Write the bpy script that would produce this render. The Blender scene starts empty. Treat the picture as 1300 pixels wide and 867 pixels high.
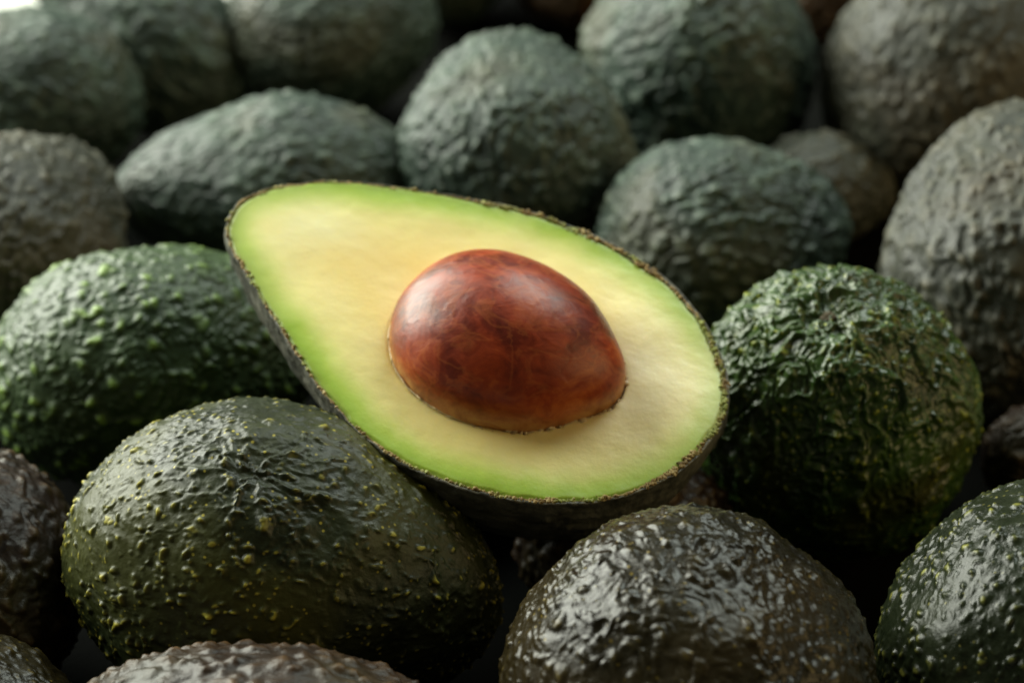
import bpy, math
import numpy as np
from mathutils import Matrix, Vector

S = 0.01                                   # everything below is written in centimetres
scene = bpy.context.scene
COL = scene.collection

# ------------------------------------------------------------------ camera, world, lamps, exposure
cam_d = bpy.data.cameras.new('camera')
cam = bpy.data.objects.new('camera', cam_d)
COL.objects.link(cam)
TARGET = np.array((0.0, 0.0, 7.0))
ELEV = math.radians(32)
CAM = TARGET + 50.0 * np.array((0, -math.cos(ELEV), math.sin(ELEV)))
cam.location = Vector(CAM * S)
cam.rotation_euler = (math.pi / 2 - ELEV, 0, 0)
cam_d.sensor_width = 36.0
cam_d.lens = 36.0 * 3000 / 1300
cam_d.clip_start = 0.01
cam_d.clip_end = 50
cam_d.dof.use_dof = True
cam_d.dof.focus_distance = 46.4 * S
cam_d.dof.aperture_fstop = 11.0
cam_d.dof.aperture_blades = 9
scene.camera = cam
scene.cycles.use_adaptive_sampling = False
scene.cycles.use_denoising = True

world = bpy.data.worlds.new('World')
scene.world = world
world.use_nodes = True
bg = world.node_tree.nodes['Background']
bg.inputs['Color'].default_value = (1.0, 0.95, 0.72, 1)
bg.inputs['Strength'].default_value = 0.055


def area(name, direction, dist, sx, sy, power, color, aim=(0, 0, 4)):
    d = bpy.data.lights.new(name, 'AREA')
    d.shape = 'RECTANGLE'
    d.size, d.size_y, d.energy, d.color = sx * S, sy * S, power, color
    o = bpy.data.objects.new(name, d)
    COL.objects.link(o)
    v = Vector(direction).normalized()
    o.location = (Vector(aim) + v * dist) * S
    o.rotation_euler = v.to_track_quat('Z', 'Y').to_euler()
    return o


area('window_light', (-0.74, 0.54, 0.48), 110, 100, 80, 30.0, (0.97, 1.0, 0.87))
area('overhead_light', (0.32, 0.55, 0.77), 120, 58, 50, 7.0, (0.90, 1.0, 0.91))
area('room_light', (0.86, -0.22, 0.42), 120, 90, 60, 3.0, (1.0, 0.74, 0.34))

scene.view_settings.view_transform = 'Standard'
scene.view_settings.look = 'None'
scene.view_settings.exposure = 0.2
scene.view_settings.gamma = 1.0

# ------------------------------------------------------------------ numpy noise
def _hash(ix, iy, iz, seed):
    h = (ix * 374761393 + iy * 668265263 + iz * 2147483647 + seed * 974634777) & 0xFFFFFFFF
    h = ((h ^ (h >> 13)) * 1274126177) & 0xFFFFFFFF
    h = ((h ^ (h >> 16)) * 2246822519) & 0xFFFFFFFF
    return (h ^ (h >> 15)) & 0xFFFFFFFF


def rnd(ix, iy, iz, seed):
    return _hash(ix, iy, iz, seed).astype(np.float64) / 4294967295.0


def vnoise(P, seed=0):
    """value noise, about -1..1"""
    I = np.floor(P).astype(np.int64)
    f = P - I
    w = f * f * f * (f * (f * 6 - 15) + 10)
    out = np.zeros(len(P))
    for dx in (0, 1):
        wx = w[:, 0] if dx else 1 - w[:, 0]
        for dy in (0, 1):
            wy = w[:, 1] if dy else 1 - w[:, 1]
            for dz in (0, 1):
                wz = w[:, 2] if dz else 1 - w[:, 2]
                out += wx * wy * wz * rnd(I[:, 0] + dx, I[:, 1] + dy, I[:, 2] + dz, seed)
    return out * 2 - 1


def fbm(P, seed=0, oct=3, gain=0.5):
    a, s, t = 1.0, 0.0, 0.0
    for o in range(oct):
        s = s + a * vnoise(P * 2.03 ** o + o * 17.3, seed + o)
        t += a
        a *= gain
    return s / t


def ridge(P, seed=0, oct=2):
    a, s, t = 1.0, 0.0, 0.0
    for o in range(oct):
        s = s + a * (1 - np.abs(vnoise(P * 2.1 ** o + o * 9.1, seed + o)) * 1.6)
        t += a
        a *= 0.5
    return np.clip(s / t, 0, 1)


def warts(P, seed, rmin, rmax, density):
    """dome height 0..1 of the nearest wart; P is scaled so that cells are 1 apart"""
    I = np.floor(P).astype(np.int64)
    out = np.zeros(len(P))
    for dx in (-1, 0, 1):
        for dy in (-1, 0, 1):
            for dz in (-1, 0, 1):
                x, y, z = I[:, 0] + dx, I[:, 1] + dy, I[:, 2] + dz
                cx = x + rnd(x, y, z, seed)
                cy = y + rnd(x, y, z, seed + 1)
                cz = z + rnd(x, y, z, seed + 2)
                r = rmin + (rmax - rmin) * rnd(x, y, z, seed + 3) ** 1.5
                on = rnd(x, y, z, seed + 4) < density
                d = np.sqrt((P[:, 0] - cx) ** 2 + (P[:, 1] - cy) ** 2 + (P[:, 2] - cz) ** 2)
                t = np.clip(1 - d / r, 0, 1)
                h = t * t * (3 - 2 * t) * (0.45 + 0.55 * (r - rmin) / max(rmax - rmin, 1e-6))
                out = np.maximum(out, np.where(on, h, 0))
    return out


def smooth(a, b, x):
    t = np.clip((x - a) / (b - a), 0, 1)
    return t * t * (3 - 2 * t)


# ------------------------------------------------------------------ mesh helpers
def make_mesh(name, V, F, attrs=None):
    """V in cm, F an (n,4) array of quads (a tri repeats its last index)"""
    me = bpy.data.meshes.new(name)
    V = np.asarray(V, float) * S
    F = np.asarray(F, np.int64)
    tri = F[:, 2] == F[:, 3]
    lens = np.where(tri, 3, 4)
    keep = np.ones(F.shape, bool)
    keep[tri, 3] = False
    loops = F[keep]
    starts = np.r_[0, np.cumsum(lens)[:-1]]
    me.vertices.add(len(V))
    me.vertices.foreach_set('co', V.astype(np.float32).ravel())
    me.loops.add(len(loops))
    me.loops.foreach_set('vertex_index', loops.astype(np.int32))
    me.polygons.add(len(F))
    me.polygons.foreach_set('loop_start', starts.astype(np.int32))
    me.polygons.foreach_set('loop_total', lens.astype(np.int32))
    me.polygons.foreach_set('use_smooth', np.ones(len(F), bool))
    me.update(calc_edges=True)
    for k, a in (attrs or {}).items():
        at = me.attributes.new(k, 'FLOAT', 'POINT')
        at.data.foreach_set('value', np.asarray(a, np.float32))
    me.validate()
    return me


_cs = {}


def cube_sphere(n):
    if n in _cs:
        return _cs[n]
    g = np.tan(np.linspace(-math.pi / 4, math.pi / 4, n + 1))
    a, b = np.meshgrid(g, g, indexing='ij')
    a, b = a.ravel(), b.ravel()
    o = np.ones_like(a)
    faces = [np.c_[o, a, b], np.c_[-o, b, a], np.c_[b, o, a], np.c_[a, -o, b], np.c_[a, b, o], np.c_[b, a, -o]]
    V = np.vstack(faces)
    idx = np.arange((n + 1) ** 2).reshape(n + 1, n + 1)
    q = np.c_[idx[:-1, :-1].ravel(), idx[1:, :-1].ravel(), idx[1:, 1:].ravel(), idx[:-1, 1:].ravel()]
    F = np.vstack([q + k * (n + 1) ** 2 for k in range(6)])
    key = np.round(V * 1e5).astype(np.int64)
    key = key[:, 0] * 4000037 ** 2 + key[:, 1] * 4000037 + key[:, 2]
    _, first, inv = np.unique(key, return_index=True, return_inverse=True)
    V = V[first]
    V /= np.linalg.norm(V, axis=1)[:, None]
    _cs[n] = (V, inv.ravel()[F])
    return _cs[n]


def link(name, me, mat, parent=None, matrix=None):
    o = bpy.data.objects.new(name, me)
    COL.objects.link(o)
    me.materials.append(mat)
    if matrix is not None:
        o.matrix_world = matrix
    if parent:
        o.parent = parent
    return o


def tag(o, label=None, cat=None, group=None, kind=None):
    for k, v in (('label', label), ('category', cat), ('group', group), ('kind', kind)):
        if v:
            o[k] = v


# ------------------------------------------------------------------ materials
class NT:
    def __init__(self, name):
        self.m = bpy.data.materials.new(name)
        self.m.use_nodes = True
        self.t = self.m.node_tree
        self.b = self.t.nodes['Principled BSDF']

    def n(self, typ, **kw):
        nd = self.t.nodes.new(typ)
        for k, v in kw.items():
            if k.startswith('i_'):
                nd.inputs[k[2:].replace('_', ' ')].default_value = v
            else:
                setattr(nd, k, v)
        return nd

    def l(self, a, b):
        self.t.links.new(a, b)

    def attr(self, name):
        return self.n('ShaderNodeAttribute', attribute_name=name).outputs['Fac']

    def coord(self):
        return self.n('ShaderNodeTexCoord').outputs['Object']

    def noise(self, vec, scale, detail=3, rough=0.5, dist=0.0):
        nd = self.n('ShaderNodeTexNoise', i_Scale=scale, i_Detail=detail, i_Roughness=rough, i_Distortion=dist)
        self.l(vec, nd.inputs['Vector'])
        return nd.outputs['Fac']

    def ramp(self, fac, stops, interp='LINEAR'):
        nd = self.n('ShaderNodeValToRGB')
        cr = nd.color_ramp
        cr.interpolation = interp
        while len(cr.elements) > 1:
            cr.elements.remove(cr.elements[-1])
        for i, (p, c) in enumerate(stops):
            e = cr.elements[0] if i == 0 else cr.elements.new(p)
            e.position = p
            e.color = (*c, 1) if not isinstance(c, (int, float)) else (c, c, c, 1)
        self.l(fac, nd.inputs['Fac'])
        return nd.outputs['Color']

    def mix(self, fac, a, b, mode='MIX'):
        nd = self.n('ShaderNodeMix', data_type='RGBA', blend_type=mode)
        for sock, v in ((nd.inputs[0], fac), (nd.inputs[6], a), (nd.inputs[7], b)):
            if isinstance(v, (int, float)):
                sock.default_value = v
            elif isinstance(v, tuple):
                sock.default_value = (*v, 1)
            else:
                self.l(v, sock)
        return nd.outputs[2]

    def math(self, op, a, b=None, clamp=False):
        nd = self.n('ShaderNodeMath', operation=op, use_clamp=clamp)
        for i, v in enumerate((a, b)):
            if v is None:
                continue
            if isinstance(v, (int, float)):
                nd.inputs[i].default_value = v
            else:
                self.l(v, nd.inputs[i])
        return nd.outputs[0]

    def bump(self, height, strength, dist):
        nd = self.n('ShaderNodeBump', i_Strength=strength, i_Distance=dist)
        self.l(height, nd.inputs['Height'])
        self.l(nd.outputs['Normal'], self.b.inputs['Normal'])


def skin_material(name, dark, mid, tipc, tip_amt=1.0, speck=None, speck_amt=0.0, rough=(0.3, 0.5), coat=0.0,
                  blush=None, blush_amt=0.0, bump=0.25, pit=0.35, spec=0.5):
    """avocado peel: dark ground, lighter mottling, coloured wart tips, pale lenticel specks"""
    t = NT(name)
    co = t.coord()
    n1 = t.noise(co, 55, 4, 0.6)
    n2 = t.noise(co, 320, 3, 0.65)
    n3 = t.noise(co, 28, 2, 0.5, 0.6)
    c = t.mix(t.ramp(t.mix(0.45, n1, n2), [(0.36, 0.0), (0.64, 1.0)]), dark, mid)
    if blush:
        c = t.mix(t.math('MULTIPLY', t.ramp(n3, [(0.5, 0.0), (0.66, 1.0)]), blush_amt), c, blush)
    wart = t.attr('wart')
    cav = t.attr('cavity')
    wn = t.math('MULTIPLY', t.math('POWER', wart, 1.6), t.ramp(t.noise(co, 90, 2), [(0.32, 0.25), (0.58, 1.0)]))
    c = t.mix(t.math('MULTIPLY', wn, tip_amt, True), c, tipc)
    if speck:
        v = t.n('ShaderNodeTexVoronoi', i_Scale=480.0)
        t.l(co, v.inputs['Vector'])
        dots = t.ramp(v.outputs['Distance'], [(0.10, 1.0), (0.2, 0.0)])
        dots = t.math('MULTIPLY', dots, t.ramp(t.noise(co, 110, 2), [(0.44, 0.0), (0.56, 1.0)]))
        c = t.mix(t.math('MULTIPLY', dots, speck_amt), c, speck)
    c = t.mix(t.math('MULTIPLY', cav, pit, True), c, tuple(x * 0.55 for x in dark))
    t.l(c, t.b.inputs['Base Color'])
    r = t.n('ShaderNodeMapRange', i_From_Min=0.35, i_From_Max=0.65, i_To_Min=rough[0], i_To_Max=rough[1])
    t.l(t.mix(0.5, n1, n2), r.inputs['Value'])
    t.l(r.outputs['Result'], t.b.inputs['Roughness'])
    t.b.inputs['Coat Weight'].default_value = coat
    t.b.inputs['Specular IOR Level'].default_value = spec
    t.b.inputs['Coat Roughness'].default_value = 0.22
    h = t.math('ADD', t.math('MULTIPLY', t.noise(co, 1300, 4, 0.65), 0.7), t.noise(co, 420, 3, 0.6))
    t.bump(h, bump * 1.7, 0.0006)
    return t.m


M = {}
M['pimpled'] = skin_material('peel_pimpled_dark_green', (0.008, 0.013, 0.004), (0.030, 0.038, 0.011), (0.54, 0.48, 0.06), 0.95,
                             (0.42, 0.36, 0.05), 0.8, (0.34, 0.50), 0.0, (0.10, 0.10, 0.012), 0.35, 0.16, spec=0.33)
M['glossy'] = skin_material('peel_glossy_brown_black', (0.006, 0.005, 0.002), (0.018, 0.014, 0.004), (0.10, 0.075, 0.018), 0.7,
                            (0.36, 0.26, 0.04), 0.4, (0.20, 0.33), 0.0, (0.035, 0.024, 0.008), 0.6, 0.14, spec=0.30)
M['green'] = skin_material('peel_bright_green', (0.022, 0.044, 0.017), (0.054, 0.096, 0.031), (0.24, 0.38, 0.06), 0.9,
                           None, 0, (0.36, 0.52), 0.0, None, 0, 0.2)
M['leathery'] = skin_material('peel_leathery_green', (0.014, 0.036, 0.008), (0.058, 0.112, 0.018), (0.50, 0.56, 0.05), 1.0,
                              (0.46, 0.48, 0.06), 1.0, (0.22, 0.36), 0.1, (0.055, 0.046, 0.012), 0.7, 0.2)  # yellow specks and wart tips, brightened to paint in glints as well
M['beaded'] = skin_material('peel_beaded_green_black', (0.008, 0.012, 0.005), (0.021, 0.028, 0.011), (0.30, 0.30, 0.06), 0.8,
                            (0.45, 0.40, 0.10), 0.35, (0.24, 0.36), 0.0, None, 0, 0.16, spec=0.28)
M['brown'] = skin_material('peel_purple_brown', (0.009, 0.006, 0.004), (0.034, 0.018, 0.008), (0.13, 0.068, 0.022), 0.75,
                           None, 0, (0.30, 0.45), 0.0, (0.030, 0.030, 0.008), 0.4, 0.2, spec=0.25)
M['brown_dark'] = skin_material('peel_dark_brown', (0.008, 0.005, 0.003), (0.028, 0.014, 0.007), (0.12, 0.07, 0.02), 0.7,
                                None, 0, (0.34, 0.5), 0.0, (0.025, 0.026, 0.007), 0.5, 0.2, spec=0.3)
M['grey'] = skin_material('peel_dull_grey_green', (0.016, 0.032, 0.023), (0.074, 0.118, 0.086), (0.18, 0.22, 0.15), 0.7,
                          None, 0, (0.42, 0.6), 0.0, (0.085, 0.070, 0.030), 0.6, 0.3, 0.75)
M['grey_brown'] = skin_material('peel_dull_grey_brown', (0.022, 0.026, 0.017), (0.084, 0.088, 0.060), (0.17, 0.145, 0.09), 0.7,
                                None, 0, (0.44, 0.62), 0.0, (0.090, 0.066, 0.034), 0.6, 0.3, 0.75)
M['rust'] = skin_material('peel_rusty_brown', (0.04, 0.024, 0.012), (0.12, 0.065, 0.025), (0.2, 0.10, 0.04), 0.5,
                          None, 0, (0.45, 0.6), 0.0, (0.16, 0.07, 0.02), 0.8, 0.3)


# ------------------------------------------------------------------ whole avocados
def relief(P, N, kind, seed, a):
    """height of the peel above the smooth pear (cm), wart mask, cavity mask"""
    off = np.array((seed * 3.7, seed * 1.3, seed * 2.1))
    Q = P + off
    wob = np.c_[vnoise(Q * 2.2, seed + 60), vnoise(Q * 2.2, seed + 61), vnoise(Q * 2.2, seed + 62)]
    fine = np.c_[vnoise(Q * 6, seed + 63), vnoise(Q * 6, seed + 64), vnoise(Q * 6, seed + 65)]
    lump = fbm(Q * 0.45, seed + 1, 2) * 0.16 + fbm(Q * 1.1, seed + 2, 2) * 0.05
    zn = P[:, 2] / a
    neck = smooth(0.72, 0.97, zn)
    # wrinkles run along the fruit: squeeze the lengthwise coordinate
    L = Q * np.array((1, 1, 0.38)) + wob * 0.22
    W = Q + wob * 0.10 + fine * 0.05
    micro = fbm(Q * 9, seed + 5, 2)
    if kind == 'pimpled':
        patch = smooth(-0.45, 0.35, fbm(Q * 0.6, seed + 8, 2))
        w1 = warts((W + wob * 0.06 + fine * 0.05) * np.array((1, 1, 0.75)) * 4.3, seed + 10, 0.24, 0.70, 0.9) * (0.55 + 0.45 * patch)
        w2 = warts(W * np.array((1, 1, 0.75)) * 6.4, seed + 20, 0.3, 0.75, 0.8) * (0.28 + 0.25 * (1 - patch))
        w = np.maximum(w1, w2)
        rd = ridge(L * 1.7, seed + 30, 3)
        streak = smooth(0.72, 0.96, rd) * (0.25 + 0.75 * neck)
        tipa = np.maximum(smooth(0.25, 0.8, w1), smooth(0.42, 0.7, w2 / (0.28 + 0.25 * (1 - patch))) * 0.75)
        h = w * 0.10 + streak * 0.06 + fbm(L * 2.0, seed + 33, 2) * 0.035 + micro * 0.006
        return lump + h, tipa, smooth(0.2, 0.7, 1 - rd) * neck * 0.6
    if kind == 'glossy':
        cell = warts(W * 1.6, seed + 10, 0.4, 0.85, 0.5)
        rim = smooth(0.06, 0.3, cell) * (1 - smooth(0.3, 0.62, cell))
        w2 = warts(W * np.array((1, 1, 0.65)) * 5.0, seed + 20, 0.4, 0.95, 0.95)
        w3 = warts(W * 8.0, seed + 25, 0.4, 0.8, 0.8)
        rd = ridge(L * 2.0, seed + 30, 2)
        m = smooth(-0.1, 0.35, fbm(Q * 0.7, seed + 8, 2))
        h = rim * 0.03 * m - smooth(0.35, 0.9, cell) * 0.05 * m + w2 * 0.068 + w3 * 0.016 + smooth(0.6, 0.98, rd) * 0.025 + micro * 0.008
        return lump + h, np.maximum(smooth(0.5, 0.95, w2), w3 * 0.5), smooth(0.3, 0.0, w2) * 0.5
    if kind == 'green':
        w1 = warts(W * 3.3, seed + 10, 0.42, 0.95, 0.97)
        w2 = warts(W * 5.8, seed + 20, 0.4, 0.8, 0.8) * 0.55
        w = np.maximum(w1, w2)
        h = w * 0.125 + fbm(Q * 2.5, seed + 33, 2) * 0.03 + micro * 0.006
        return lump + h, smooth(0.15, 0.85, w), smooth(0.3, 0.0, w) * 0.3
    if kind == 'leathery':
        rho = np.hypot(P[:, 0], P[:, 1])[:, None] + 0.25
        po = np.arccos(np.clip(zn, -1, 1))
        D = np.c_[P[:, :2] / rho * 2.6 * (0.6 + 0.4 * np.sin(po))[:, None], po * 1.25] + off + wob * 0.34 + fine * 0.05
        rd = ridge(D * 1.5, seed + 30, 3)
        rd2 = ridge(D * 3.6, seed + 35, 2)
        w2 = warts(W * 5.0, seed + 20, 0.25, 0.6, 0.6)
        top = smooth(0.80, 1.0, zn)
        h = smooth(0.35, 0.95, rd) * 0.115 + smooth(0.4, 0.95, rd2) * 0.055 + w2 * 0.06 + micro * 0.012
        h = h * (0.75 + 0.5 * smooth(-0.3, 0.9, zn)) - smooth(0.965, 1.0, zn) * 0.22
        return lump + h, w2, smooth(0.55, 0.15, rd)
    if kind == 'beaded':
        w1 = warts(W * 5.0, seed + 10, 0.35, 0.85, 0.97)
        w2 = warts(W * 7.5, seed + 20, 0.3, 0.6, 0.6) * 0.4
        dim = 1 - smooth(0.72, 1.0, w1) * 0.6
        w = np.maximum(w1, w2)
        h = w * dim * 0.09 + fbm(Q * 2.0, seed + 33, 2) * 0.025 + micro * 0.006
        return lump + h, smooth(0.3, 0.9, w1), smooth(0.25, 0.0, w) * 0.4
    if kind == 'brown':
        w1 = warts(W * np.array((1, 1, 0.75)) * 3.8, seed + 10, 0.42, 0.95, 0.97)
        rd = ridge(L * 2.6, seed + 30, 2)
        h = w1 * 0.13 + rd * 0.05 + micro * 0.01
        return lump + h, w1, smooth(0.3, 0.0, w1) * 0.4
    # grey / grey_brown / rust: shrivelled dull peel
    fr = 0.85 + 0.5 * ((seed * 0.618) % 1)
    w1 = warts(W * np.array((1, 1, 0.7)) * 3.9 * fr, seed + 10, 0.42, 0.95, 0.97)
    D = Q * np.array((1, 1, 0.5)) + wob * 0.25
    rd = ridge(D * 2.8 * fr, seed + 30, 3)
    m = smooth(-0.4, 0.4, fbm(Q * 0.7, seed + 8, 2) + ((seed * 0.37) % 1 - 0.5) * 0.8)
    if seed in (14, 10):
        m = m * 0.4
        w1 = w1 * (0.4 + 0.6 * smooth(0.6, -0.3, zn))
    h = w1 * 0.14 * (1 - 0.45 * m) + smooth(0.3, 0.95, rd) * 0.13 * (0.25 + 0.75 * m) + micro * 0.012
    return lump + h, w1, np.maximum(smooth(0.25, 0.0, w1), smooth(0.5, 0.1, rd)) * 0.6


def pear(D, a, b, k):
    s = smooth(-0.35, 1.0, D[:, 2])
    f = 1 - k * s
    return np.c_[D[:, 0] * b * f, D[:, 1] * b * f, D[:, 2] * a]


def axis_matrix(ax, spin):
    z = Vector(ax).normalized()
    h = Vector((0, 0, 1)) if abs(z.z) < 0.9 else Vector((0, 1, 0))
    x = h.cross(z).normalized()
    y = z.cross(x)
    return Matrix((x, y, z)).transposed() @ Matrix.Rotation(math.radians(spin), 3, 'Z')


PUCKER = {1: (-0.05, -0.32, 0.94), 2: (0.30, 0.12, 0.95), 13: (0.05, -0.35, 0.9), 19: (0.1, -0.3, 0.9)}   # by seed: where the peel is drawn together


def pucker(D, seed, R):
    pd = np.array(Vector(PUCKER[seed]).normalized() @ R)
    e1 = np.cross(pd, (0.3, 0.5, 0.8))
    e1 /= np.linalg.norm(e1)
    e2 = np.cross(pd, e1)
    an = np.arccos(np.clip(D @ pd, -1, 1))
    c = np.c_[D @ e1, D @ e2]
    c = c / (np.linalg.norm(c, axis=1)[:, None] + 0.05)
    w = fbm(D * 4, seed + 70, 2)[:, None] * 0.35
    rd = ridge(np.c_[c * 2.6, an * 4.5] + w * 1.6, seed + 71, 3)
    fall = np.exp(-(an / 0.42) ** 2)
    return fall * (smooth(0.35, 0.95, rd) * 0.075 - 0.05) - np.exp(-(an / 0.13) ** 2) * 0.03, fall


def avocado(label, xyz, ax, a, b, k, kind, n, seed, spin=0.0):
    D, F = cube_sphere(n)
    P = pear(D, a, b, k)
    N = P / np.array((b * b, b * b, a * a))
    N /= np.linalg.norm(N, axis=1)[:, None]
    rk = 'brown' if kind == 'brown_dark' else kind if kind in ('pimpled', 'glossy', 'green', 'leathery', 'beaded', 'brown') else 'grey'
    h, w, cv = relief(P, N, rk, seed, a)
    R = axis_matrix(ax, spin)
    if seed in PUCKER:
        ph, pf = pucker(D, seed, R)
        h = h + ph
        w = w * (1 - 0.6 * pf)
    V = P + N * h[:, None]
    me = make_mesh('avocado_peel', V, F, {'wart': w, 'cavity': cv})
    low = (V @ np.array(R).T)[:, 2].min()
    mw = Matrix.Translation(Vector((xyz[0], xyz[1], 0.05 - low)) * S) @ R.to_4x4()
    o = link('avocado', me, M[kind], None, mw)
    tag(o, label, 'avocado', 'whole avocados in the pile')
    if kind == 'leathery':                       # dry scar where the stem sat
        D2, F2 = cube_sphere(24)
        zt = V[np.argmax(D[:, 2]), 2]
        Q = D2 * np.array((0.17, 0.14, 0.07)) * (1 + 0.35 * fbm(D2 * 3, 300, 2))[:, None] + np.array((0.02, 0.0, zt + 0.03))
        t = NT('dry_stem_scar')
        t.l(t.mix(t.noise(t.coord(), 500, 3), (0.03, 0.022, 0.010), (0.10, 0.075, 0.035)), t.b.inputs['Base Color'])
        t.b.inputs['Roughness'].default_value = 0.8
        me2 = make_mesh('stem_scar', Q, F2)
        sc = link('stem_scar', me2, t.m)
        sc.parent = o
    return o


# ------------------------------------------------------------------ the table
def table():
    t = NT('pale_table_top')
    co = t.coord()
    c = t.mix(t.noise(co, 6, 4), (0.66, 0.69, 0.62), (0.76, 0.77, 0.70))
    t.l(c, t.b.inputs['Base Color'])
    t.b.inputs['Roughness'].default_value = 0.6
    t.bump(t.noise(co, 300, 3), 0.2, 0.0004)
    o = link('table_top', make_mesh('table_top', [(-160, -70, 0), (160, -70, 0), (160, 190, 0), (-160, 190, 0)], [(0, 1, 2, 3)]), t.m)
    tag(o, kind='structure')
    t = NT('gap_shade_black')  # added sheet, near black so the gaps in the pile look shaded
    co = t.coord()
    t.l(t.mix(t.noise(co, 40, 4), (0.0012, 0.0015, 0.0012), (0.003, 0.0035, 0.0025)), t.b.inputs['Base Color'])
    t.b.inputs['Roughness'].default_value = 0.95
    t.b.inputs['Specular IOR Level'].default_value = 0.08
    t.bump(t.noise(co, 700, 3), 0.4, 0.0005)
    n = 60
    g = np.linspace(0, 1, n + 1)
    x, y = np.meshgrid(-48 + 96 * g, g, indexing='ij')
    x, y = x.ravel(), y.ravel()
    y = -34 + (64 + 9 * smooth(-10, -4, x)) * y
    z = 0.02 + 0.05 * np.clip(fbm(np.c_[x * 0.12, y * 0.12, x * 0], 200, 3), 0, 1)
    y = y + fbm(np.c_[x * 0.1, y * 0.1, x * 0], 201, 2) * 0.5
    i = np.arange((n + 1) ** 2).reshape(n + 1, n + 1)
    F = np.c_[i[:-1, :-1].ravel(), i[1:, :-1].ravel(), i[1:, 1:].ravel(), i[:-1, 1:].ravel()]
    o = link('gap_shade_sheet', make_mesh('gap_shade_sheet', np.c_[x, y, z], F), t.m)
    tag(o, 'dark cloth added under the whole avocado pile to stand for the shade in its gaps', 'underlay')


table()

# label, centre (x, y), axis fat end -> neck, half length, half width, taper, kind, resolution, seed, spin

PILE = [
    ('dark green pimpled avocado with yellow wart tips, front left, under the half', (-4.73, -3.15), (0.8, -0.1, -0.13), 4.6, 3.45, 0.14, 'pimpled', 180, 1, 0),
    ('glossy brown-black dented avocado in front, below the wide end of the half', (3.52, -8.19), (0.3, -0.6, 0.1), 4.15, 3.75, 0.2, 'glossy', 180, 2, 0),
    ('bright green warty avocado at left, under the narrow tip of the half', (-8.52, 5.15), (0.9, 0.3, 0.0), 4.05, 2.95, 0.12, 'green', 140, 3, 0),
    ('leathery dark green ridged avocado just right of the half', (7.30, 2.44), (-0.14, -0.33, 0.93), 3.45, 3.3, 0.1, 'leathery', 150, 4, 0),
    ('green-black beaded avocado cut off at the lower right corner', (10.91, -5.51), (0.5, 0.6, 0.1), 4.2, 3.3, 0.2, 'beaded', 140, 5, 0),
    ('dark brown warty avocado at the left edge, left of the pimpled front one', (-11.59, -2.04), (-0.2, 0.8, 0.1), 3.3, 2.45, 0.2, 'brown_dark', 90, 6, 0),
    ('brownish bumpy avocado at the bottom edge, only its top showing', (-4.08, -9.64), (1, -0.3, 0.0), 4.7, 2.8, 0.04, 'brown', 110, 7, 0),
    ('small glossy black avocado top in the lower left corner', (-10.61, -7.19), (1, -0.4, 0), 2.8, 2.2, 0.2, 'glossy', 90, 8, 0),
    ('grey-brown wrinkled avocado at the left edge, behind the bright green one', (-13.10, 10.46), (0.4, 0.8, 0.1), 3.9, 3.15, 0.2, 'grey_brown', 90, 9, 0),
    ('grey-green avocado lying sideways behind the narrow tip of the half', (-6.65, 14.63), (-0.95, -0.1, 0.0), 4.25, 2.6, 0.24, 'grey', 90, 10, 0),
    ('egg-shaped grey-green avocado standing behind the middle of the half', (0.11, 15.26), (0.0, 0.7, 0.6), 3.45, 3.35, 0.2, 'grey', 90, 11, 0),
    ('wrinkled grey-green rounded avocado just behind the upper right rim of the half', (5.48, 11.47), (0.85, 0.2, 0.0), 3.3, 2.7, 0.15, 'grey', 90, 12, 0),
    ('small grey-brown avocado tucked behind the right side of the wrinkled grey-green one', (8.56, 16.13), (0.9, 0.3, 0.0), 2.3, 1.7, 0.15, 'grey_brown', 70, 25, 0),
    ('shrivelled grey-green avocado at the top, right of centre, with olive lower side', (5.50, 20.60), (0.1, -0.6, 0.5), 3.6, 3.5, 0.15, 'grey', 80, 13, 0),
    ('large blurred grey-brown avocado in the top right corner', (12.96, 19.74), (0.5, 0.5, 0.3), 4.4, 3.65, 0.2, 'grey_brown', 80, 14, 0),
    ('tall grey-brown pitted avocado at the right edge, behind the leathery green one', (12.44, 8.33), (0.1, 0.6, 0.6), 4.2, 3.3, 0.2, 'grey_brown', 90, 15, 0),
    ('small dark brown avocado sliver at the right edge, above the beaded corner one', (13.46, 3.09), (1, 0.1, 0), 2.5, 1.7, 0.2, 'brown_dark', 60, 16, 0),
    ('dark grey-green avocado at the top left, nearest the left edge', (-14.38, 19.94), (-0.8, 0.0, 0.1), 3.5, 2.8, 0.2, 'grey', 70, 17, 0),
    ('blurred grey-green avocado at the top left, second from the left edge', (-11.44, 23.92), (-0.75, 0.35, 0.5), 3.9, 2.55, 0.3, 'grey', 60, 18, 0),
    ('blurred grey-green avocado at the top edge, left of the egg-shaped one', (-5.62, 24.52), (0.9, 0.3, 0.1), 3.35, 2.85, 0.2, 'grey', 70, 19, 0),
    ('far grey-green avocado at the top edge, just left of the centre', (-2.07, 32.10), (0.3, 0.9, 0.1), 3.0, 2.35, 0.2, 'grey', 50, 20, 0),
    ('far reddish-brown avocado at the top edge, behind the egg-shaped one', (1.91, 32.04), (-0.2, 0.9, 0.1), 3.0, 2.2, 0.2, 'rust', 50, 21, 0),
    ('far rusty brown avocado at the top edge, between two large grey ones', (10.61, 30.89), (-0.2, 0.9, 0.1), 3.0, 2.5, 0.2, 'rust', 50, 22, 0),
    ('small shadowed avocado under the wide end of the half, behind the glossy front one', (2.53, -0.37), (0.9, 0.3, 0), 2.5, 2.0, 0.2, 'brown_dark', 60, 24, 0),
    ('shadowed dark avocado underneath the half, seen in the gap between front avocados', (-0.94, 4.63), (0.2, 0.9, 0), 3.4, 2.7, 0.2, 'brown_dark', 60, 23, 0),
]

for a in PILE:
    avocado(*a)

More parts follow.
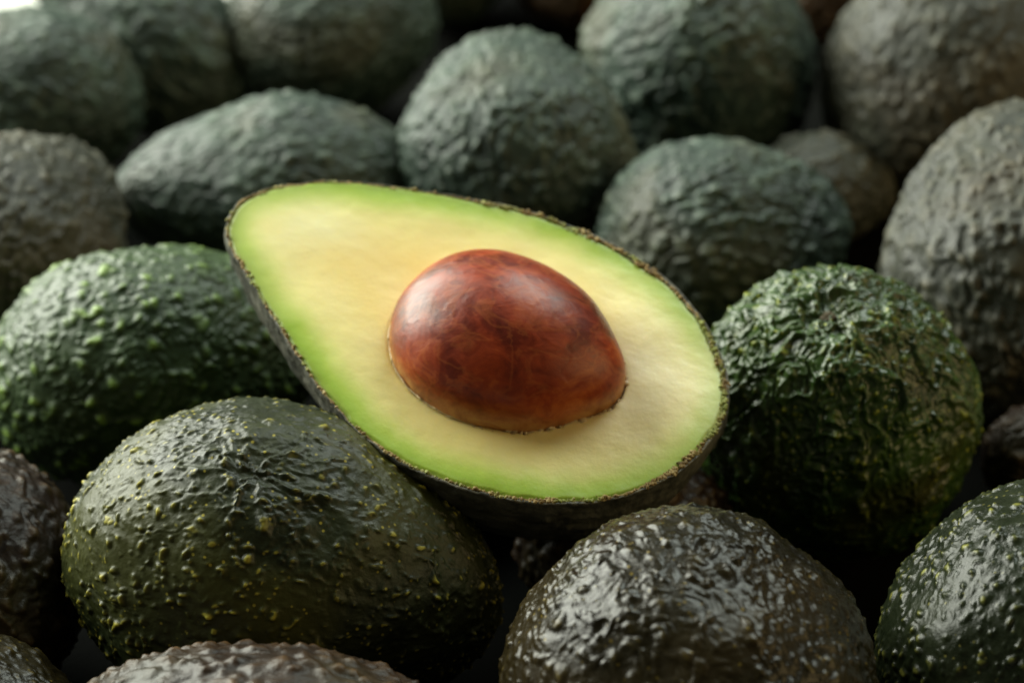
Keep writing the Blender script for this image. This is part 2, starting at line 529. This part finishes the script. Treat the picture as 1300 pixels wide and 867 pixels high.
# ------------------------------------------------------------------ the cut half
NRM = np.array((0.05233596, -0.35787682, 0.93230099))
UU = np.array((0.99862953, 0.01875553, -0.04885982))
VV = np.cross(NRM, UU)
OUTLINE = np.array([(-6.25, 2.83), (-6.19, 3.22), (-6.04, 3.54), (-5.77, 3.82), (-5.4, 4.02), (-4.72, 4.19), (-3.85, 4.32),
    (-2.98, 4.25), (-1.92, 4.09), (-1.05, 3.94), (-0.17, 3.78), (0.52, 3.56), (1.22, 3.29), (1.9, 2.96), (2.42, 2.63), (2.95, 2.21),
    (3.42, 1.77), (3.79, 1.29), (4.11, 0.76), (4.33, 0.24), (4.47, -0.27), (4.56, -0.83), (4.53, -1.36), (4.39, -1.86), (4.15, -2.37),
    (3.82, -2.83), (3.38, -3.26), (2.88, -3.58), (2.23, -3.87), (1.51, -4.03), (0.79, -4.07), (0.08, -4.04), (-0.64, -3.89),
    (-1.27, -3.69), (-1.92, -3.4), (-2.57, -2.96), (-3.15, -2.46), (-3.66, -1.86), (-4.09, -1.3), (-4.54, -0.56), (-5.0, 0.29),
    (-5.47, 1.12), (-5.89, 1.86), (-6.13, 2.35)])[::-1]      # counter-clockwise, cm in the plane of the cut
SEED_C = np.array((-0.06, -0.22))
SEED_A, SEED_B, SEED_H = 2.58, 2.07, 1.62
SEED_ANG = math.radians(-24)
N_ANG = 1080


def polar_outline():
    c = np.vstack([OUTLINE[-3:], OUTLINE, OUTLINE[:4]])
    pts = []
    for i in range(len(OUTLINE)):                            # Catmull-Rom through the traced points
        p0, p1, p2, p3 = c[i + 2], c[i + 3], c[i + 4], c[i + 5]
        for s in np.linspace(0, 1, 24, endpoint=False):
            pts.append(0.5 * (2 * p1 + (p2 - p0) * s + (2 * p0 - 5 * p1 + 4 * p2 - p3) * s * s + (3 * p1 - p0 - 3 * p2 + p3) * s ** 3))
    return np.array(pts)


def closed(loop, n):
    L = np.vstack([loop, loop[:1]])
    d = np.r_[0, np.cumsum(np.linalg.norm(np.diff(L, axis=0), axis=1))]
    s = np.linspace(0, d[-1], n, endpoint=False)
    return np.c_[np.interp(s, d, L[:, 0]), np.interp(s, d, L[:, 1])]


def inward(loop):
    t = np.roll(loop, -3, 0) - np.roll(loop, 3, 0)
    t /= np.linalg.norm(t, axis=1)[:, None]
    return np.c_[-t[:, 1], t[:, 0]]


def ring_quads(rings, n, close_end=None):
    i = np.arange(n)
    j = (i + 1) % n
    F = []
    for r in range(rings - 1):
        F.append(np.c_[r * n + i, r * n + j, (r + 1) * n + j, (r + 1) * n + i])
    if close_end is not None:
        c = np.full(n, close_end)
        F.append(np.c_[(rings - 1) * n + i, (rings - 1) * n + j, c, c])
    return np.vstack(F)


def spine(P):
    """point of the fruit's middle line nearest to P, for lofting the underside"""
    A, B = np.array((-4.3, 2.6)), np.array((0.9, -0.5))
    d = B - A
    s = np.clip(((P - A) @ d) / (d @ d), 0, 1)
    s = s * 0.97 + 0.015
    return A + s[:, None] * d, s


def seed_radius(th):
    """in-plane radius of the seed's waist in direction th"""
    u = np.linspace(0, 2 * np.pi, 720, endpoint=False)
    x = SEED_A * np.cos(u)
    y = SEED_B * np.sin(u) * (1 - 0.13 * np.cos(u) - 0.16 * smooth(0.35, 1.0, np.cos(u)))
    r, a = np.hypot(x, y), np.arctan2(y, x) + SEED_ANG
    o = np.argsort((a + np.pi) % (2 * np.pi))
    aa = ((a + np.pi) % (2 * np.pi))[o]
    return np.interp((th + np.pi) % (2 * np.pi), aa, r[o], period=2 * np.pi)


def cut_half():
    M4 = Matrix(((UU[0], VV[0], NRM[0], TARGET[0] * S), (UU[1], VV[1], NRM[1], TARGET[1] * S), (UU[2], VV[2], NRM[2], TARGET[2] * S), (0, 0, 0, 1)))
    root = bpy.data.objects.new('avocado_half', None)
    root.empty_display_size = 0.02
    COL.objects.link(root)
    root.matrix_world = M4
    tag(root, 'halved avocado, cut face up, with pale yellow-green flesh and brown seed, lying on the pile', 'avocado half')
    base = closed(polar_outline(), N_ANG)
    z0 = np.zeros(N_ANG)
    wig = fbm(np.c_[base * 1.6, z0], 5, 3) * 0.035 + fbm(np.c_[base * 6, z0], 6, 2) * 0.012
    inn = inward(base)
    edge = base + inn * wig[:, None]

    lw = 0.42 + 0.58 * smooth(-0.75, 0.3, np.cos(np.arctan2(base[:, 1], base[:, 0]) - math.radians(-30)))
    lw = (lw * (1 + 0.35 * fbm(np.c_[base * 2.5, z0], 8, 2)))[:, None]

    # --- peel: outside shell, cut lip, and a little way down the inside
    DEP = 3.25
    V, att_w, att_c = [], [], []
    lipz = fbm(np.c_[base * 5, z0], 9, 3) * 0.03
    V.append(np.c_[edge + inn * 0.17 * lw, z0 - 0.5])
    V.append(np.c_[edge + inn * 0.13 * lw, z0 - 0.06])
    V.append(np.c_[edge + inn * 0.06 * lw, lipz])
    V.append(np.c_[edge + inn * 0.02 * lw, lipz + 0.01])
    K = 64
    sp, ss = spine(edge)
    for k in range(K):
        ph = (k / (K - 1)) ** 1.25 * (math.pi / 2) * 0.985
        q = sp + (edge - sp) * math.cos(ph) ** 0.56
        dep = (DEP * (0.72 + 0.28 * ss)) * math.sin(ph)
        P = np.c_[q, -dep - 0.02]
        out = np.c_[-inn * math.cos(ph), np.full(N_ANG, -math.sin(ph))]
        h = warts(P * 3.2 + fbm(P * 2, 3, 2)[:, None] * 0.3, 40, 0.3, 0.7, 0.7) * 0.05
        h = h + fbm(P * 1.0, 44, 2) * 0.06 + (ridge(P * np.array((1.2, 1.2, 2.4)), 45, 3) - 0.5) * 0.07
        amp = min(1.0, 0.25 + k / 8)
        V.append(P + out * (h * amp)[:, None])
    bot = V[-1].mean(0)
    n_r = len(V)
    V = np.vstack(V + [bot[None]])
    wv = warts(V * 3.2 + fbm(V * 2, 3, 2)[:, None] * 0.3, 40, 0.3, 0.7, 0.7)
    lip = np.zeros(len(V))
    lip[N_ANG:4 * N_ANG] = 1.0
    lip[4 * N_ANG:5 * N_ANG] = 0.55
    F = ring_quads(n_r, N_ANG, len(V) - 1)[:, ::-1]
    F = np.where((F[:, 0] == F[:, 1])[:, None], F[:, [2, 3, 0, 1]], F)
    t = NT('peel_of_the_half')
    co = t.coord()
    c = t.mix(t.ramp(t.noise(co, 140, 4, 0.65), [(0.35, 0.0), (0.65, 1.0)]), (0.036, 0.038, 0.030), (0.15, 0.147, 0.115))
    c = t.mix(t.math('MULTIPLY', t.attr('wart'), 0.25), c, (0.07, 0.06, 0.03))
    lipc = t.mix(t.ramp(t.noise(co, 500, 3), [(0.4, 0.0), (0.6, 1.0)]), (0.03, 0.03, 0.022), (0.15, 0.14, 0.10))
    c = t.mix(t.attr('lip'), c, lipc)
    t.l(c, t.b.inputs['Base Color'])
    t.b.inputs['Roughness'].default_value = 0.5
    t.bump(t.noise(co, 500, 4, 0.65), 0.5, 0.0008)
    link('peel', make_mesh('half_peel', V, F, {'wart': wv, 'lip': lip}), t.m, root, Matrix())

    # --- flesh: cut face, hollow under the seed, rounded underside
    th = np.linspace(-np.pi, np.pi, N_ANG, endpoint=False)
    rel = edge + inn * 0.10 * lw - SEED_C
    a = np.arctan2(rel[:, 1], rel[:, 0])
    o = np.argsort(a)
    ro = np.interp(th, a[o], np.hypot(rel[:, 0], rel[:, 1])[o], period=2 * np.pi)
    rag = fbm(np.c_[np.cos(th) * 9, np.sin(th) * 9, th * 0], 71, 3)
    lowright = smooth(0.55, 1.0, np.cos(th - math.radians(-48)))
    rc = seed_radius(th) * 0.985 + 0.02 + lowright * (0.03 + 0.13 * np.clip(rag, 0, 1)) + rag * 0.016
    dirs = np.c_[np.cos(th), np.sin(th)]
    V, seg = [], []
    for f, dz in ((0.25, -1.55), (0.5, -1.4), (0.7, -1.15), (0.85, -0.85), (0.94, -0.5), (0.985, -0.22), (1.0, -0.09), (1.008, -0.045)):
        V.append(np.c_[SEED_C + dirs * (rc * f)[:, None], np.full(N_ANG, dz)])
    M_ = 110
    for m in range(M_):
        s = m / (M_ - 1)
        s = s * 0.6 + (3 * s * s - 2 * s ** 3) * 0.4
        r = rc * 1.014 + (ro - rc * 1.014) * s
        q = SEED_C + dirs * r[:, None]
        Q3 = np.c_[q, z0]
        z = fbm(Q3 * 0.5, 80, 2) * 0.05 + fbm(Q3 * 2.2, 82, 2) * 0.006
        z += fbm(np.c_[q @ np.array((0.9, -0.44)) * 1.6, q @ np.array((0.44, 0.9)) * 6.0, z0], 84, 2) * 0.0018   # knife drag
        z -= np.exp(-(r - rc) / 0.06) * 0.04
        z -= smooth(0.10, 0.0, ro - r) * 0.03
        V.append(np.c_[q, z])
    top_rows = len(V)
    outer = V[-1][:, :2]
    sp, ss = spine(outer)
    for k in range(1, 24):
        ph = k / 23 * (math.pi / 2) * 0.985
        V.append(np.c_[sp + (outer - sp) * math.cos(ph) ** 0.56 * 0.985, -(DEP - 0.12) * (0.72 + 0.28 * ss) * math.sin(ph) - 0.04])
    n_r = len(V)
    c0 = np.array([[*SEED_C, -1.6]])
    V = np.vstack(V + [V[-1].mean(0)[None], c0])
    F = ring_quads(n_r, N_ANG, len(V) - 2)
    i = np.arange(N_ANG)
    F = np.vstack([F, np.c_[(i + 1) % N_ANG, i, np.full(N_ANG, len(V) - 1), np.full(N_ANG, len(V) - 1)]])
    F = np.where((F[:, 2] == F[:, 3])[:, None], F[:, [1, 0, 2, 3]], F[:, ::-1])
    eb = (edge + inn * 0.10 * lw)[::3]
    dist = np.zeros(len(V))
    P2 = V[:top_rows * N_ANG, :2].astype(np.float32)
    for s in range(0, len(P2), 8000):
        d = P2[s:s + 8000, None, :] - eb[None].astype(np.float32)
        dist[s:s + len(d)] = np.sqrt((d * d).sum(2).min(1))
    rr = np.hypot(V[:, 0] - SEED_C[0], V[:, 1] - SEED_C[1])
    ta = np.arctan2(V[:, 1] - SEED_C[1], V[:, 0] - SEED_C[0])
    near = np.clip(rr - seed_radius(ta), 0, 9)
    ox = np.exp(-(((V[:, 0] - 2.6) / 1.5) ** 2 + ((V[:, 1] + 0.9) / 1.7) ** 2))
    pale = np.exp(-(((V[:, 0] + 4.5) / 1.1) ** 2 + ((V[:, 1] - 3.0) / 0.8) ** 2)) + 0.6 * np.exp(-(((V[:, 0] - 3.3) / 0.9) ** 2 + ((V[:, 1] + 0.6) / 1.2) ** 2))
    t = NT('avocado_flesh')
    co = t.coord()
    n1 = t.noise(co, 60, 4, 0.6)
    n2 = t.noise(co, 260, 3, 0.6)
    e = t.math('ADD', t.attr('edge'), t.math('MULTIPLY', t.math('SUBTRACT', t.noise(co, 38, 4, 0.6), 0.5), 0.50))
    e = t.math('ADD', e, t.math('MULTIPLY', t.math('SUBTRACT', n2, 0.5), 0.10))
    e = t.math('MULTIPLY', e, 0.5)
    c = t.ramp(e, [(0.0, (0.24, 0.34, 0.035)), (0.08, (0.32, 0.48, 0.050)), (0.17, (0.44, 0.58, 0.090)), (0.29, (0.67, 0.71, 0.21)),
                   (0.42, (0.85, 0.78, 0.31)), (0.62, (0.90, 0.77, 0.315)), (1.0, (0.90, 0.71, 0.26))])
    c = t.mix(t.math('MULTIPLY', t.attr('oxid'), t.ramp(n1, [(0.3, 0.35), (0.7, 0.85)])), c, (0.84, 0.70, 0.47))
    c = t.mix(t.math('MULTIPLY', t.ramp(t.noise(co, 35, 3, 0.55, 0.5), [(0.5, 0.0), (0.7, 1.0)]), 0.28), c, (0.84, 0.74, 0.42))
    c = t.mix(t.math('MULTIPLY', t.attr('pale'), t.ramp(n1, [(0.3, 0.25), (0.7, 0.75)])), c, (0.88, 0.86, 0.52))
    stain = t.math('MULTIPLY', t.ramp(t.attr('near'), [(0.0, 1.0), (0.10, 0.0)]), t.ramp(n2, [(0.4, 0.2), (0.65, 0.8)]))
    c = t.mix(stain, c, (0.42, 0.24, 0.08))
    t.l(c, t.b.inputs['Base Color'])
    t.b.inputs['Roughness'].default_value = 0.36
    t.b.inputs['Subsurface Weight'].default_value = 0.35
    t.b.inputs['Subsurface Radius'].default_value = (1.0, 0.8, 0.25)
    t.b.inputs['Subsurface Scale'].default_value = 0.0022
    h = t.math('ADD', t.math('MULTIPLY', t.noise(co, 1400, 3, 0.6), 0.5), t.noise(co, 420, 4, 0.6))
    t.b.inputs['Coat Weight'].default_value = 0.22
    t.b.inputs['Coat Roughness'].default_value = 0.25
    t.bump(h, 0.13, 0.0006)
    link('flesh', make_mesh('half_flesh', V, F, {'edge': dist, 'near': near, 'oxid': ox, 'pale': pale}), t.m, root, Matrix())

    # --- dried fibrous crumbs along the inner side of the lip
    n = 3600
    b3 = closed(edge, n)
    in3 = inward(b3)
    zz = np.zeros(n)
    B3 = np.c_[b3, zz]
    ang3 = np.arctan2(b3[:, 1], b3[:, 0])
    keep = (smooth(-0.35, 0.25, fbm(B3 * 1.3, 90, 2)) * 0.8 + 0.2) * (0.30 + 0.70 * smooth(-0.75, 0.3, np.cos(ang3 - math.radians(-25))))
    wid = (0.022 + 0.04 * smooth(-0.3, 0.5, fbm(B3 * 5.5, 91, 2)) * keep)
    lw3 = 0.42 + 0.58 * smooth(-0.75, 0.3, np.cos(ang3 - math.radians(-30)))
    shift = 0.085 * lw3 + 0.07 * fbm(B3 * 3.0, 92, 3) * keep
    rows = []
    sec = 12
    for k in range(sec):
        an = k / sec * 2 * math.pi
        P = np.c_[b3 + in3 * (shift + math.cos(an) * wid)[:, None], -0.01 + math.sin(an) * wid * 0.5]
        jit = (fbm(P * 16, 93, 2) * 0.06 + fbm(P * 34, 95, 1) * 0.025) * (0.35 + 0.65 * keep)
        P += np.c_[in3 * math.cos(an), np.full(n, math.sin(an))] * jit[:, None]
        rows.append(P)
    V = np.vstack(rows + [rows[0]])
    t = NT('dried_cut_fibre')
    co = t.coord()
    c = t.ramp(t.noise(co, 420, 3, 0.6), [(0.32, (0.11, 0.07, 0.022)), (0.5, (0.30, 0.20, 0.065)), (0.68, (0.48, 0.38, 0.17))])
    c = t.mix(t.ramp(t.noise(co, 130, 2), [(0.48, 0.0), (0.6, 0.8)]), c, (0.24, 0.30, 0.06))
    t.l(c, t.b.inputs['Base Color'])
    t.b.inputs['Roughness'].default_value = 0.7
    t.bump(t.noise(co, 1500, 3), 0.5, 0.0006)
    F = ring_quads(sec + 1, n)
    rng = np.random.default_rng(7)
    D2, F2 = cube_sphere(3)
    Vs, Fs, base_i = [V], [F], len(V)
    tries = 2400
    pick = rng.integers(0, n, tries)
    pick = pick[rng.random(tries) < keep[pick] ** 1.3]
    for q in pick:
        r = 0.012 + 0.034 * rng.random() ** 2.5
        ins = 0.055 * lw3[q] + (0.035 + 0.085 * keep[q]) * rng.random() ** 1.4 + 0.03 * math.sin(q * 0.021)
        sh = D2 * (r * (0.7 + 0.6 * rng.random(3))) * (1 + 0.35 * (rng.random((len(D2), 1)) - 0.5))
        Vs.append(sh + np.r_[b3[q] + in3[q] * ins, 0.0 + 0.015 * rng.random()])
        Fs.append(F2 + base_i)
        base_i += len(D2)
    link('cut_edge', make_mesh('half_cut_edge', np.vstack(Vs), np.vstack(Fs)), t.m, root, Matrix())

    # --- the seed and the torn papery coat round its waist
    D, F = cube_sphere(96)
    x, y, z = D[:, 0], D[:, 1], D[:, 2]
    P = np.c_[x * SEED_A, y * SEED_B * (1 - 0.13 * x - 0.16 * smooth(0.35, 1.0, x)), z * SEED_H * (1 - 0.12 * x)]
    ca, sa = math.cos(SEED_ANG), math.sin(SEED_ANG)
    N = D.copy()
    vein = ridge(np.c_[P[:, 0] * 0.9, P[:, 1] * 1.7, P[:, 2] * 1.7] + fbm(P * 1.3, 103, 2)[:, None] * 0.5, 101, 3)
    h = fbm(P * 0.55, 100, 2) * 0.05 + smooth(0.75, 1.0, vein) * 0.006 + fbm(P * 3.0, 104, 2) * 0.004
    P = P + N * h[:, None]
    low = fbm(P * 1.1, 105, 3)
    P = np.c_[P[:, 0] * ca - P[:, 1] * sa + SEED_C[0], P[:, 0] * sa + P[:, 1] * ca + SEED_C[1], P[:, 2] + 0.06]
    coat = smooth(0.50, 0.02, P[:, 2] + low * 0.28)
    t = NT('seed_shell')
    co = t.coord()
    mp = t.n('ShaderNodeMapping')
    mp.inputs['Rotation'].default_value = (0, 0, -SEED_ANG)
    mp.inputs['Scale'].default_value = (0.85, 1.1, 1.05)
    t.l(co, mp.inputs['Vector'])
    v = mp.outputs['Vector']
    nA = t.noise(v, 42, 5, 0.6, 0.5)
    nB = t.noise(v, 190, 4, 0.65, 0.9)
    nC = t.noise(v, 520, 3, 0.6, 0.6)
    c = t.ramp(t.mix(0.35, nA, nB), [(0.32, (0.055, 0.0055, 0.0015)), (0.43, (0.14, 0.013, 0.002)), (0.54, (0.31, 0.036, 0.003)), (0.67, (0.56, 0.12, 0.014))])
    wv = t.n('ShaderNodeMath', operation='ABSOLUTE')
    t.l(t.math('SUBTRACT', t.noise(v, 110, 4, 0.55, 1.0), 0.5), wv.inputs[0])
    veins = t.ramp(wv.outputs[0], [(0.0, 1.0), (0.05, 0.0)])
    c = t.mix(t.math('MULTIPLY', veins, 0.20), c, (0.60, 0.17, 0.04))
    c = t.mix(t.math('MULTIPLY', t.attr('coat'), t.ramp(nB, [(0.34, 0.25), (0.60, 1.0)])), c, (0.50, 0.24, 0.075))
    t.l(c, t.b.inputs['Base Color'])
    r = t.n('ShaderNodeMapRange', i_From_Min=0.3, i_From_Max=0.7, i_To_Min=0.31, i_To_Max=0.46)
    t.l(nB, r.inputs['Value'])
    t.l(r.outputs['Result'], t.b.inputs['Roughness'])
    t.bump(t.math('ADD', t.math('MULTIPLY', nB, 1.0), t.math('MULTIPLY', nC, 0.4)), 0.16, 0.0006)
    seed = link('seed', make_mesh('half_seed', P, F, {'coat': coat}), t.m, root, Matrix())
    tag(seed, 'glossy reddish-brown seed set in the flesh')

    n = 900
    th = np.linspace(-np.pi, np.pi, n, endpoint=False)
    C3 = np.c_[np.cos(th) * 4, np.sin(th) * 4, th * 0]
    amt = smooth(0.25, 0.9, np.cos(th - math.radians(205))) * (0.45 + 0.55 * smooth(-0.3, 0.4, fbm(C3 * 2, 111, 3)))
    rad = 0.004 + 0.030 * amt
    rs = seed_radius(th) * 0.997 + 0.012 + fbm(C3 * 3, 112, 3) * 0.012
    rows = []
    for k in range(9):
        an = k / 8 * 2 * math.pi
        rows.append(np.c_[SEED_C + np.c_[np.cos(th), np.sin(th)] * (rs + math.cos(an) * rad * 0.7)[:, None],
                          -0.03 + 0.03 * amt + math.sin(an) * rad * 1.3 + fbm(C3 * 6 + k, 113, 2) * 0.006])
    t = NT('papery_seed_coat')
    c = t.mix(t.noise(t.coord(), 260, 3), (0.42, 0.25, 0.09), (0.80, 0.68, 0.42))
    t.l(c, t.b.inputs['Base Color'])
    t.b.inputs['Roughness'].default_value = 0.35
    Vs, Fs = [np.vstack(rows)], [ring_quads(9, n)]
    base_i = len(Vs[0])
    for q in range(150):                                     # scraps of coat and flesh stuck in the torn side of the socket
        a = math.radians(-50 + 42 * rng.normal() * 0.7)
        r = 0.012 + 0.035 * rng.random() ** 2
        rr = float(seed_radius(np.array([a]))[0]) + 0.02 + 0.07 * rng.random()
        sh = D2 * (r * (0.5 + 1.3 * rng.random(3)) * np.array((1, 1, 0.5))) * (1 + 0.5 * (rng.random((len(D2), 1)) - 0.5))
        Vs.append(sh + np.array((SEED_C[0] + math.cos(a) * rr, SEED_C[1] + math.sin(a) * rr, -0.05 + 0.06 * rng.random())))
        Fs.append(F2 + base_i)
        base_i += len(D2)
    link('seed_coat', make_mesh('seed_coat', np.vstack(Vs), np.vstack(Fs)), t.m, seed, Matrix())
    return root


cut_half()
